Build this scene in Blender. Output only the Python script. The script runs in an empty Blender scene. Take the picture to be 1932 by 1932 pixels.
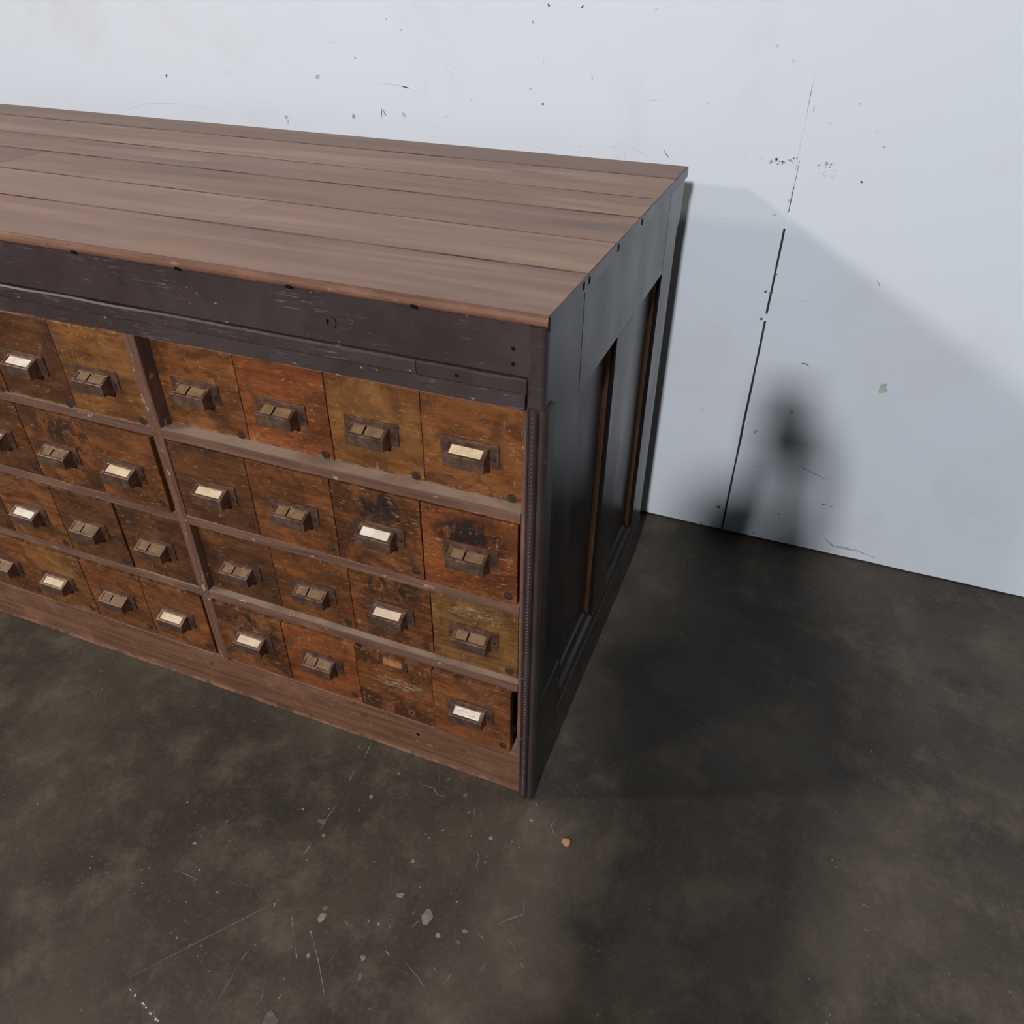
import bpy, bmesh, math, random
from mathutils import Vector, Matrix

random.seed(7)
scene = bpy.context.scene
COL = scene.collection

# ------------------------------------------------------------------ camera
cam_data = bpy.data.cameras.new('camera')
cam = bpy.data.objects.new('camera', cam_data)
COL.objects.link(cam)
cam_data.sensor_fit = 'HORIZONTAL'
cam_data.sensor_width = 36.0
cam_data.lens = 1464.0 / 1932.0 * 36.0
cam_data.clip_start = 0.02
right = Vector((0.931219, 0.364371, 0.008082))
down = Vector((0.220232, -0.544897, -0.809064))
fwd = Vector((-0.290396, 0.755195, -0.587665))
m = Matrix.Identity(4)
for i in range(3):
    m[i][0] = right[i]; m[i][1] = -down[i]; m[i][2] = -fwd[i]
m.translation = Vector((0.28765, -0.86764, 1.36561))
cam.matrix_world = m
scene.camera = cam

# ------------------------------------------------------------------ world, lamps, exposure
world = bpy.data.worlds.new('warehouse_ambient')
scene.world = world
world.use_nodes = True
world.node_tree.nodes['Background'].inputs[0].default_value = (0.70, 0.85, 1.0, 1)
world.node_tree.nodes['Background'].inputs[1].default_value = 0.046

def area(name, loc, target, size, size_y, power, color):
    d = bpy.data.lights.new(name, 'AREA')
    d.shape = 'RECTANGLE'; d.size = size; d.size_y = size_y
    d.energy = power; d.color = color
    o = bpy.data.objects.new(name, d); COL.objects.link(o)
    o.location = loc
    o.rotation_euler = (Vector(target) - Vector(loc)).to_track_quat('-Z', 'Y').to_euler()
    return o
# rows of ceiling tubes, 4 m up, that the cabinet's shadows point back to
area('ceiling_lamp_front', (0.36, -5.9, 3.86), (0, 0.5, 0.5), 0.36, 0.32, 385, (0.975, 0.985, 1.0))
area('ceiling_tube_left', (-5.45, -2.3, 4.0), (0, 0.5, 0.5), 0.35, 0.6, 105, (1.0, 0.91, 0.82))
area('ceiling_tube_far_left', (-5.45, -5.9, 4.0), (0, 0.5, 0.5), 0.5, 0.4, 150, (1.0, 0.91, 0.82))

vs = scene.view_settings
vs.view_transform = 'Standard'; vs.look = 'None'
vs.exposure = 0.0; vs.gamma = 1.0; vs.use_curve_mapping = False

# ------------------------------------------------------------------ material helpers
class NT:
    def __init__(s, name):
        s.mat = bpy.data.materials.new(name); s.mat.use_nodes = True
        s.t = s.mat.node_tree; s.b = s.t.nodes['Principled BSDF']
        s.tc = s.t.nodes.new('ShaderNodeTexCoord')
        s.oi = s.t.nodes.new('ShaderNodeObjectInfo')
    def link(s, a, b): s.t.links.new(a, b)
    def _set(s, sock, v):
        if isinstance(v, bpy.types.NodeSocket): s.link(v, sock)
        else: sock.default_value = v
    def coords(s, scale=(1, 1, 1), rot=(0, 0, 0), kind='Object', rnd=0.0, loc=(0, 0, 0)):
        mp = s.t.nodes.new('ShaderNodeMapping')
        mp.inputs['Scale'].default_value = scale; mp.inputs['Rotation'].default_value = rot
        mp.inputs['Location'].default_value = loc
        if rnd:
            v = s.t.nodes.new('ShaderNodeVectorMath'); v.operation = 'MULTIPLY_ADD'
            cb = s.t.nodes.new('ShaderNodeCombineXYZ')
            for i in range(3): s.link(s.oi.outputs['Random'], cb.inputs[i])
            s.link(cb.outputs[0], v.inputs[0])
            v.inputs[1].default_value = (rnd, rnd * 1.7, rnd * 0.6)
            s.link(s.tc.outputs[kind], v.inputs[2]); s.link(v.outputs[0], mp.inputs['Vector'])
        else: s.link(s.tc.outputs[kind], mp.inputs['Vector'])
        return mp.outputs[0]
    def noise(s, vec, scale, detail=4, rough=0.55, dist=0.0):
        n = s.t.nodes.new('ShaderNodeTexNoise')
        n.inputs['Scale'].default_value = scale; n.inputs['Detail'].default_value = detail
        n.inputs['Roughness'].default_value = rough; n.inputs['Distortion'].default_value = dist
        s.link(vec, n.inputs['Vector']); return n.outputs['Fac']
    def voronoi(s, vec, scale, feature='F1', rnd=1.0):
        n = s.t.nodes.new('ShaderNodeTexVoronoi'); n.feature = feature
        n.inputs['Scale'].default_value = scale; n.inputs['Randomness'].default_value = rnd
        s.link(vec, n.inputs['Vector']); return n.outputs['Distance']
    def rng(s, v, a, b, c=0.0, d=1.0):
        n = s.t.nodes.new('ShaderNodeMapRange'); n.interpolation_type = 'SMOOTHSTEP'
        s._set(n.inputs['Value'], v)
        for k, x in zip(('From Min', 'From Max', 'To Min', 'To Max'), (a, b, c, d)): n.inputs[k].default_value = x
        return n.outputs[0]
    def math(s, op, a, b=0.0, clamp=False):
        n = s.t.nodes.new('ShaderNodeMath'); n.operation = op; n.use_clamp = clamp
        s._set(n.inputs[0], a); s._set(n.inputs[1], b); return n.outputs[0]
    def mix(s, f, a, b, mode='MIX'):
        n = s.t.nodes.new('ShaderNodeMix'); n.data_type = 'RGBA'; n.blend_type = mode; n.clamp_result = False
        s._set(n.inputs[0], f)
        for sock, v in ((n.inputs[6], a), (n.inputs[7], b)):
            if isinstance(v, tuple): sock.default_value = (v[0], v[1], v[2], 1)
            else: s.link(v, sock)
        return n.outputs[2]
    def sep(s, vec):
        n = s.t.nodes.new('ShaderNodeSeparateXYZ'); s.link(vec, n.inputs[0]); return n.outputs
    def bump(s, h, strength=0.3, dist=0.002):
        n = s.t.nodes.new('ShaderNodeBump'); n.inputs['Strength'].default_value = strength
        n.inputs['Distance'].default_value = dist; s.link(h, n.inputs['Height'])
        s.link(n.outputs[0], s.b.inputs['Normal'])
    def out(s, color, rough=0.5, spec=0.5, metal=0.0):
        if isinstance(color, tuple): s.b.inputs['Base Color'].default_value = (*color, 1)
        else: s.link(color, s.b.inputs['Base Color'])
        s._set(s.b.inputs['Roughness'], rough)
        s.b.inputs['Specular IOR Level'].default_value = spec
        s.b.inputs['Metallic'].default_value = metal
        return s.mat

def flat(name, c, rough=0.6, metal=0.0, spec=0.5):
    return NT(name).out(c, rough, spec, metal)

def mottled(name, a, b, scale, rough=0.7, spec=0.3, stretch=(1, 1, 1)):
    n = NT(name)
    return n.out(n.mix(n.rng(n.noise(n.coords(stretch, rnd=5), scale, 4), .35, .65), a, b), rough, spec)

# concrete floor: dark, oily, mottled
def mat_floor():
    n = NT('oily_concrete'); v = n.coords()
    big = n.noise(v, 2.4, 6, .62, .2); mid = n.noise(v, 8, 8, .72, .15); fine = n.noise(v, 120, 4, .65)
    c = n.mix(n.rng(big, .36, .64), (.044, .0365, .0275), (.078, .064, .047))
    c = n.mix(n.rng(mid, .45, .70, 0, .62), c, (.140, .112, .083))
    c = n.mix(n.rng(n.noise(n.coords(loc=(3, 5, 0)), 4.0, 7, .7), .52, .72, 0, .75), c, (.030, .0265, .022))
    c = n.mix(n.rng(fine, .50, .80, 0, .4), c, (.160, .132, .103))
    sp = n.voronoi(v, 60); gate = n.noise(n.coords(loc=(9, 2, 0)), 6, 4)
    f = n.math('MULTIPLY', n.rng(sp, .11, .05), n.rng(gate, .52, .62))
    c = n.mix(n.math('MULTIPLY', f, .6), c, (.34, .31, .27))
    for k, (r, th) in enumerate(((.9, .70), (-.5, .72))):
        sc = n.noise(n.coords((1, 30, 1), (0, 0, r), loc=(k * 3, 0, 0)), 6, 3, .55)
        c = n.mix(n.rng(sc, th, th + .07, 0, .22), c, (.22, .19, .16))
    n.bump(n.math('ADD', mid, n.math('MULTIPLY', fine, .5)), .15, .002)
    return n.out(c, n.rng(mid, .3, .7, .48, .66), .3)

# white painted plywood
def mat_wall():
    n = NT('white_wall_paint'); v = n.coords()
    dirt_or_shade = n.noise(v, 3.0, 6, .62, .4)
    c = n.mix(n.rng(dirt_or_shade, .52, .78, 0, .45), (.665, .715, .785), (.56, .57, .615))
    pk = n.noise(n.coords(loc=(4, 1, 2)), 1.3, 3)
    c = n.mix(n.rng(pk, .55, .72, 0, .35), c, (.675, .68, .735))
    fl = n.noise(n.coords((1, 1, 5), (0, .12, 0)), 34, 3, .6)
    c = n.mix(n.rng(fl, .735, .76, 0, .45), c, (.40, .41, .44))
    g = n.noise(n.coords((3, 1, 60)), 6, 3, .6)
    n.bump(n.math('ADD', g, n.math('MULTIPLY', n.noise(v, 70, 2), .4)), .10, .0015)
    return n.out(c, .50, .35)

# weathered top boards, grain along x
def mat_top():
    n = NT('weathered_board')
    g = n.noise(n.coords((.5, 5.5, 4), rnd=13), 4.5, 5, .6, .5); st = n.noise(n.coords((.35, 4.0, 3), rnd=29), 4.2, 4, .55, .4)
    f = n.noise(n.coords((1.5, 60, 40), rnd=7), 6, 4, .65); bl = n.noise(n.coords((1.0, 1.6, 1), rnd=63), 5, 5, .6, .4)
    c = n.mix(n.rng(g, .32, .68), (.205, .118, .083), (.315, .196, .140))
    c = n.mix(n.rng(st, .50, .70, 0, .6), c, (.42, .280, .195))
    c = n.mix(n.rng(n.noise(n.coords((.45, 4, 4), rnd=51), 4, 5, .65, .3), .53, .70, 0, .65), c, (.145, .094, .076))
    c = n.mix(n.rng(bl, .52, .70, 0, .55), c, (.265, .180, .160))
    c = n.mix(n.rng(n.oi.outputs['Random'], 0, .5, .45, 0), c, (.155, .095, .072))
    c = n.mix(n.rng(n.oi.outputs['Random'], .5, 1, 0, .35), c, (.40, .262, .185))
    c = n.mix(n.rng(f, .55, .8, 0, .30), c, (.11, .072, .058))
    n.bump(n.math('ADD', g, n.math('MULTIPLY', f, .4)), .08, .0015)
    return n.out(c, n.rng(g, .3, .7, .5, .62), .3)

# dark purple-brown paint with scrapes
def mat_dark():
    n = NT('dark_plum_paint'); v = n.coords(rnd=3)
    a = n.noise(v, 7, 4, .6); c = n.mix(n.rng(a, .3, .7), (.032, .0205, .0205), (.049, .0330, .0335))
    s1 = n.noise(n.coords((6, 6, 70), (0, .08, 0), rnd=11), 5, 3, .6)
    g = n.noise(n.coords(rnd=17), 11, 3)
    c = n.mix(n.math('MULTIPLY', n.rng(s1, .56, .70), n.rng(g, .46, .62, 0, .6)), c, (.15, .118, .125))
    fl = n.noise(n.coords((1, 1, 1.6), rnd=23), 75, 2, .5)
    c = n.mix(n.rng(fl, .725, .765, 0, .7), c, (.30, .23, .19))
    n.bump(n.math('ADD', s1, a), .16, .001)
    return n.out(c, n.rng(a, .3, .7, .36, .5), .45)

# rails, dividers, plinth: worn red-brown wood
def mat_rail(name, dark, light, chip, axis='x', amt=.9, dust=None, fray=None):
    n = NT(name)
    st = (1.2, 9, 30) if axis == 'x' else (30, 9, 1.2)
    g = n.noise(n.coords(st, rnd=9), 5, 5, .6, .3); b = n.noise(n.coords(rnd=19), 9, 4, .6)
    c = n.mix(n.rng(g, .3, .7), dark, light)
    c = n.mix(n.rng(b, .5, .72, 0, .5), c, tuple(x * 1.5 for x in light))
    ch = n.noise(n.coords((1, 1, 2.2) if axis == 'x' else (2.2, 1, 1), rnd=31), 34, 4, .65)
    c = n.mix(n.rng(ch, .63, .70, 0, amt), c, chip)
    if fray:
        Z = n.sep(n.tc.outputs['Object'])[2]
        fz = n.math('MULTIPLY', n.rng(Z, .022, .004), n.rng(n.noise(n.coords((1, 1, .5), rnd=57), 30, 5, .7), .40, .58))
        c = n.mix(n.math('MULTIPLY', fz, .8), c, fray)
    c = n.mix(n.rng(n.noise(n.coords(rnd=41), 22, 3), .64, .76, 0, .8), c, (.055, .032, .024))
    if dust:
        ge = n.t.nodes.new('ShaderNodeNewGeometry'); nz = n.sep(ge.outputs['True Normal'])[2]
        c = n.mix(n.math('MULTIPLY', n.rng(nz, .75, .95), n.rng(n.noise(n.coords(rnd=3), 14, 4), .3, .6, .45, .95)), c, dust)
    n.bump(n.math('ADD', g, ch), .2, .001)
    return n.out(c, .55, .4)

# drawer fronts: orange shellac, scratched and stained.  local frame: x right, z up, origin mid-front
def mat_drawer(name, lo, hi, patina=.5, stain=0.0, sc=(0, .035), scr=.6, smear=None):
    n = NT(name); v = n.coords(rnd=17)
    g = n.noise(n.coords((2.0, 8, 14), (0, .05, 0), rnd=23), 5, 6, .68, .5)
    c = n.mix(n.rng(g, .28, .72), lo, hi)
    c = n.mix(n.rng(n.noise(n.coords((1, 1, 1.5), rnd=37), 9, 5, .65, .3), .46, .68, 0, .7), c, tuple(min(1, x * q) for x, q in zip(hi, (1.25, 1.35, 1.4))))
    c = n.mix(n.rng(n.noise(n.coords((1, 1, 1.4), rnd=19), 11, 7, .74, .4), .44, .60, 0, patina), c, (.022, .0088, .0042))
    c = n.mix(n.rng(n.noise(n.coords(rnd=29), 40, 5, .7), .56, .72, 0, .6), c, (.034, .0135, .006))
    X, Y, Z = n.sep(n.tc.outputs['Object'])
    if stain > 0:
        dx = n.math('MULTIPLY', n.math('SUBTRACT', X, sc[0]), 13.0); dz = n.math('MULTIPLY', n.math('SUBTRACT', Z, sc[1]), 26.0)
        d = n.math('ADD', n.math('MULTIPLY', dx, dx), n.math('MULTIPLY', dz, dz))
        q = n.math('MULTIPLY', n.rng(d, 1.2, .1), n.rng(n.noise(n.coords((1, 1, .7), rnd=3), 40, 5, .66, .6), .42, .56))
        c = n.mix(n.math('MULTIPLY', q, stain), c, (.010, .007, .006))
    # scratches and flecks through the varnish
    for k, (st, rt, s_, th) in enumerate((((6, 1, 30), (0, .55, 0), 9, .635), ((6, 1, 30), (0, -.30, 0), 10, .645), ((1, 1, 3.0), (0, -.5, 0), 60, .635), ((3.2, 1, 1), (0, .3, 0), 55, .645))):
        f = n.noise(n.coords(st, rt, rnd=43 + 7 * k), s_, 3, .55)
        gt = n.rng(n.noise(n.coords(rnd=83 + 5 * k), 16, 3), .42, .62)
        c = n.mix(n.math('MULTIPLY', n.rng(f, th, th + .05, 0, scr), gt), c, (.34, .175, .082))
    f2 = n.noise(n.coords((3, 1, 18), (0, .12, 0), rnd=61), 9, 3, .6)
    c = n.mix(n.rng(f2, .62, .72, 0, .55), c, (.026, .0105, .005))
    if smear:
        dx = n.math('MULTIPLY', n.math('SUBTRACT', X, smear[0]), 17.0); dz = n.math('MULTIPLY', n.math('SUBTRACT', Z, smear[1]), 60.0)
        d = n.math('ADD', n.math('MULTIPLY', dx, dx), n.math('MULTIPLY', dz, dz))
        q = n.math('MULTIPLY', n.rng(d, 1.2, .2), n.rng(n.noise(n.coords((5, 1, 34), (0, .1, 0), rnd=71), 8, 5, .75), .48, .60))
        c = n.mix(n.math('MULTIPLY', q, .75), c, (.32, .27, .19))
    # rubbed edges
    ex = n.rng(n.math('ABSOLUTE', Z), .0795, .0835)
    c = n.mix(n.math('MULTIPLY', ex, n.rng(n.noise(n.coords(rnd=77), 45, 3), .42, .62, 0, .55)), c, (.33, .20, .12))
    n.bump(n.math('ADD', g, n.noise(v, 60, 3)), .2, .001)
    return n.out(c, n.rng(g, .3, .7, .42, .56), .38)

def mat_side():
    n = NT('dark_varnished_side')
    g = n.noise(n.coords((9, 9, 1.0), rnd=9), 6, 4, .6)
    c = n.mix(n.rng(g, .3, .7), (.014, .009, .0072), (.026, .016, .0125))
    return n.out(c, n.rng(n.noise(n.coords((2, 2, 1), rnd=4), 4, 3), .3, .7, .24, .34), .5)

def mat_metal():
    n = NT('aged_bronze'); v = n.coords(rnd=11)
    a = n.noise(v, 60, 4, .6); b = n.noise(n.coords(rnd=21), 18, 3)
    c = n.mix(n.rng(a, .3, .7), (.165, .093, .068), (.265, .165, .117))
    c = n.mix(n.rng(b, .5, .7, 0, .7), c, (.155, .090, .078))
    n.bump(a, .08, .0005)
    return n.out(c, n.rng(a, .3, .7, .32, .48), .5, .8)

M = {}
M['floor'] = mat_floor(); M['wall'] = mat_wall(); M['top'] = mat_top(); M['dark'] = mat_dark()
M['rail'] = mat_rail('worn_rail', (.085, .042, .029), (.152, .080, .055), (.44, .28, .18), dust=(.35, .255, .185))
M['post'] = mat_rail('worn_post', (.085, .040, .026), (.150, .074, .048), (.40, .24, .15), 'z')
M['plinth'] = mat_rail('worn_plinth', (.084, .037, .021), (.158, .074, .042), (.26, .15, .095), 'x', .6, dust=(.22, .15, .105), fray=(.27, .145, .085))
M['nose'] = mat_rail('red_brown_nosing', (.100, .042, .024), (.170, .078, .046), (.32, .19, .13), 'x', .4)
M['lip'] = mat_rail('chipped_lip', (.120, .052, .030), (.20, .095, .055), (.62, .44, .31), 'x', .95)
M['reveal'] = mat_rail('brown_moulding', (.056, .026, .013), (.105, .050, .025), (.10, .055, .03), 'z', .3)
M['side'] = mat_side(); M['metal'] = mat_metal()
M['holder'] = mottled('olive_brass_plate', (.150, .092, .045), (.218, .140, .072), 60, .5, .4)
M['paper_cream'] = mottled('cream_card', (.62, .47, .29), (.72, .58, .39), 50, .85, .2)
M['paper_white'] = mottled('white_card', (.66, .58, .48), (.80, .74, .64), 50, .85, .2)
M['paper_buff'] = mottled('buff_card', (.60, .47, .33), (.70, .58, .43), 60, .85, .2)
M['ink'] = flat('faded_ink', (.10, .085, .07), .8)
M['dirt_or_shade'] = mottled('seam_shade', (.060, .036, .025), (.190, .118, .085), 6, .9, .2)  # mottled brown that stands in for shade in the plank joints
M['black'] = flat('dark_gap', (.006, .005, .005), .9, 0, .1)
M['screw'] = mottled('blackened_screw', (.022, .0125, .0075), (.050, .030, .018), 160, .7, .2)
M['gap'] = flat('wall_gap_dark', (.035, .037, .042), .9, 0, .2)
M['f0'] = mottled('faint_scuff', (.10, .088, .075), (.15, .13, .11), 90)
M['f1'] = mottled('pale_scuff', (.17, .150, .125), (.28, .25, .21), 120)
M['f2'] = mottled('white_paint_fleck', (.50, .49, .46), (.62, .60, .57), 90)
M['w0'] = mottled('faint_wall_smudge', (.58, .595, .64), (.66, .685, .74), 70)
M['w1'] = mottled('grey_wall_scuff', (.28, .295, .33), (.46, .48, .52), 160)
M['w2'] = mottled('dark_wall_mark', (.06, .062, .07), (.15, .155, .17), 120)
M['w3'] = mottled('tan_wall_chip', (.42, .33, .27), (.60, .52, .46), 90)
M['w4'] = mottled('pale_green_chip', (.36, .41, .38), (.46, .50, .47), 60)
M['insert'] = mottled('orange_card', (.30, .115, .028), (.38, .16, .045), 40, .7)
M['bead'] = flat('worn_bead', (.115, .095, .10), .45)
M['chip'] = mottled('raw_wood_chip', (.42, .19, .10), (.58, .30, .17), 200)
M['soft_wall'] = M['wall']
D1 = ((.092, .0285, .0080), (.190, .066, .0175)); D2 = ((.108, .0275, .0075), (.208, .060, .0155)); D3 = ((.102, .036, .0095), (.196, .078, .0200))
D4 = ((.050, .0175, .0062), (.108, .038, .0120)); D5 = ((.082, .0255, .0075), (.170, .0555, .0155)); D6 = ((.088, .036, .0105), (.178, .082, .0235))
M['d_amber'] = mat_drawer('amber_shellac', *D1, patina=.60, scr=.6)
M['d_red'] = mat_drawer('red_amber_shellac', *D2, patina=.42, scr=.55)
M['d_gold'] = mat_drawer('golden_shellac', *D3, patina=.45, scr=.7)
M['d_dark'] = mat_drawer('darkened_shellac', *D4, patina=.62, scr=.42)
M['d_brown'] = mat_drawer('brown_shellac', *D5, patina=.55, scr=.5)
M['d_stain'] = mat_drawer('stained_shellac', *D2, patina=.6, stain=.96, sc=(.0, .038), scr=.8)
M['d_stain_low'] = mat_drawer('smudged_shellac', *D5, patina=.75, stain=.9, sc=(.01, .050), scr=.55)
M['d_olive'] = mat_drawer('olive_worn_shellac', *D6, patina=.45, scr=.75, smear=(-.005, .048))
M['d_scraped'] = mat_drawer('scraped_shellac', *D5, patina=.8, scr=.75, smear=(.012, .012))

# ------------------------------------------------------------------ mesh helpers
def link(name, bm, mat, parent=None, loc=(0, 0, 0), smooth=False, kind=None):
    me = bpy.data.meshes.new(name); bm.to_mesh(me); bm.free()
    me.materials.append(M[mat] if isinstance(mat, str) else mat)
    if smooth:
        for p in me.polygons: p.use_smooth = True
    return link_mesh(name, me, parent, loc, kind)
def link_mesh(name, me, parent=None, loc=(0, 0, 0), kind=None):
    o = bpy.data.objects.new(name, me); COL.objects.link(o)
    o.location = loc
    if parent: o.parent = parent
    if kind: o['kind'] = kind
    return o
def box(bm, x0, x1, y0, y1, z0, z1):
    vs_ = [bm.verts.new((x, y, z)) for z in (z0, z1) for y in (y0, y1) for x in (x0, x1)]
    for f in ((0, 2, 3, 1), (4, 5, 7, 6), (0, 1, 5, 4), (2, 6, 7, 3), (0, 4, 6, 2), (1, 3, 7, 5)):
        bm.faces.new([vs_[i] for i in f])
    return vs_
def bevel(bm, w, seg=1, edges=None):
    bmesh.ops.bevel(bm, geom=list(edges or bm.edges), offset=w, segments=seg, affect='EDGES', profile=.6)
def bbox(name, x0, x1, y0, y1, z0, z1, mat, parent=None, bv=.0012, seg=1, loc=(0, 0, 0)):
    bm = bmesh.new(); box(bm, x0, x1, y0, y1, z0, z1)
    if bv: bevel(bm, bv, seg)
    return link(name, bm, mat, parent, loc)
def prism(bm, prof, axis, a, b):
    """extrude a closed 2-D profile; axis 'x': profile in (y,z); 'z': profile in (x,y); 'y': profile in (x,z)"""
    def P(u, v, t):
        return {'x': (t, u, v), 'z': (u, v, t), 'y': (u, t, v)}[axis]
    A = [bm.verts.new(P(u, v, a)) for u, v in prof]; B = [bm.verts.new(P(u, v, b)) for u, v in prof]
    n = len(prof)
    for i in range(n): bm.faces.new((A[i], A[(i + 1) % n], B[(i + 1) % n], B[i]))
    bm.faces.new(A[::-1]); bm.faces.new(B)
    bmesh.ops.recalc_face_normals(bm, faces=bm.faces)
def ragged(name, x0, x1, y0, y1, z0, z1, mat, parent, n, amp_top=0.0, amp_bot=0.0, amp_y=0.0, seed=0, bv=.0008):
    """a board along x whose long edges wander a little, as worn timber does"""
    rd = random.Random(seed); bm = bmesh.new(); rings = []
    for i in range(n + 1):
        x = x0 + (x1 - x0) * i / n
        t = rd.uniform(-amp_top, amp_top); b = rd.uniform(-amp_bot, amp_bot); yy = rd.uniform(0, amp_y)
        if i in (0, n): t = b = yy = 0
        rings.append([bm.verts.new(v) for v in ((x, y0 + yy, z0 + b), (x, y1, z0 + b), (x, y1, z1 + t), (x, y0 + yy, z1 + t))])
    for a, b in zip(rings, rings[1:]):
        for k in range(4): bm.faces.new((a[k], a[(k + 1) % 4], b[(k + 1) % 4], b[k]))
    bm.faces.new(rings[0][::-1]); bm.faces.new(rings[-1])
    bmesh.ops.recalc_face_normals(bm, faces=bm.faces)
    es = [e for e in bm.edges if abs(e.verts[0].co.x - e.verts[1].co.x) > 1e-5]
    bevel(bm, bv, 1, es)
    return link(name, bm, mat, parent)
def cyl(bm, c, r, h, axis=1, seg=20, taper=1.0):
    """short disc standing on y=c.y going to -y"""
    A = []; B = []
    for i in range(seg):
        t = 2 * math.pi * i / seg; u, v = math.cos(t), math.sin(t)
        A.append(bm.verts.new((c[0] + r * u, c[1], c[2] + r * v)))
        B.append(bm.verts.new((c[0] + r * taper * u, c[1] - h, c[2] + r * taper * v)))
    for i in range(seg): bm.faces.new((A[i], A[(i + 1) % seg], B[(i + 1) % seg], B[i]))
    bm.faces.new(B); bm.faces.new(A[::-1])
    bmesh.ops.recalc_face_normals(bm, faces=bm.faces)
def blob_pts(r, n, rd, squash=1.0, rough=.35):
    ph = rd.uniform(0, 6.28); out = []
    rr = 1
    for i in range(n):
        t = 2 * math.pi * i / n
        k = r * (1 + rd.uniform(-rough, rough))
        u, v = k * math.cos(t), k * squash * math.sin(t)
        out.append((u * math.cos(ph) - v * math.sin(ph), u * math.sin(ph) + v * math.cos(ph)))
    return out
def ribbon_pts(pts, w, rd, sub=5, wob=.35):
    """outline of an uneven stroke along pts"""
    P = []
    for a, b in zip(pts, pts[1:]):
        for k in range(sub): P.append(Vector(a).lerp(Vector(b), k / sub))
    P.append(Vector(pts[-1])); L = []; R_ = []
    for i, p in enumerate(P):
        d = (P[min(i + 1, len(P) - 1)] - P[max(i - 1, 0)]); d.normalize(); nrm = Vector((-d.y, d.x))
        e = min(1.0, .25 + 1.6 * min(i, len(P) - 1 - i) / len(P))
        c = p + nrm * rd.uniform(-wob, wob) * w * .5; h = w * .5 * e * rd.uniform(.6, 1.25)
        L.append(c + nrm * h); R_.append(c - nrm * h)
    return L, R_
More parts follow.
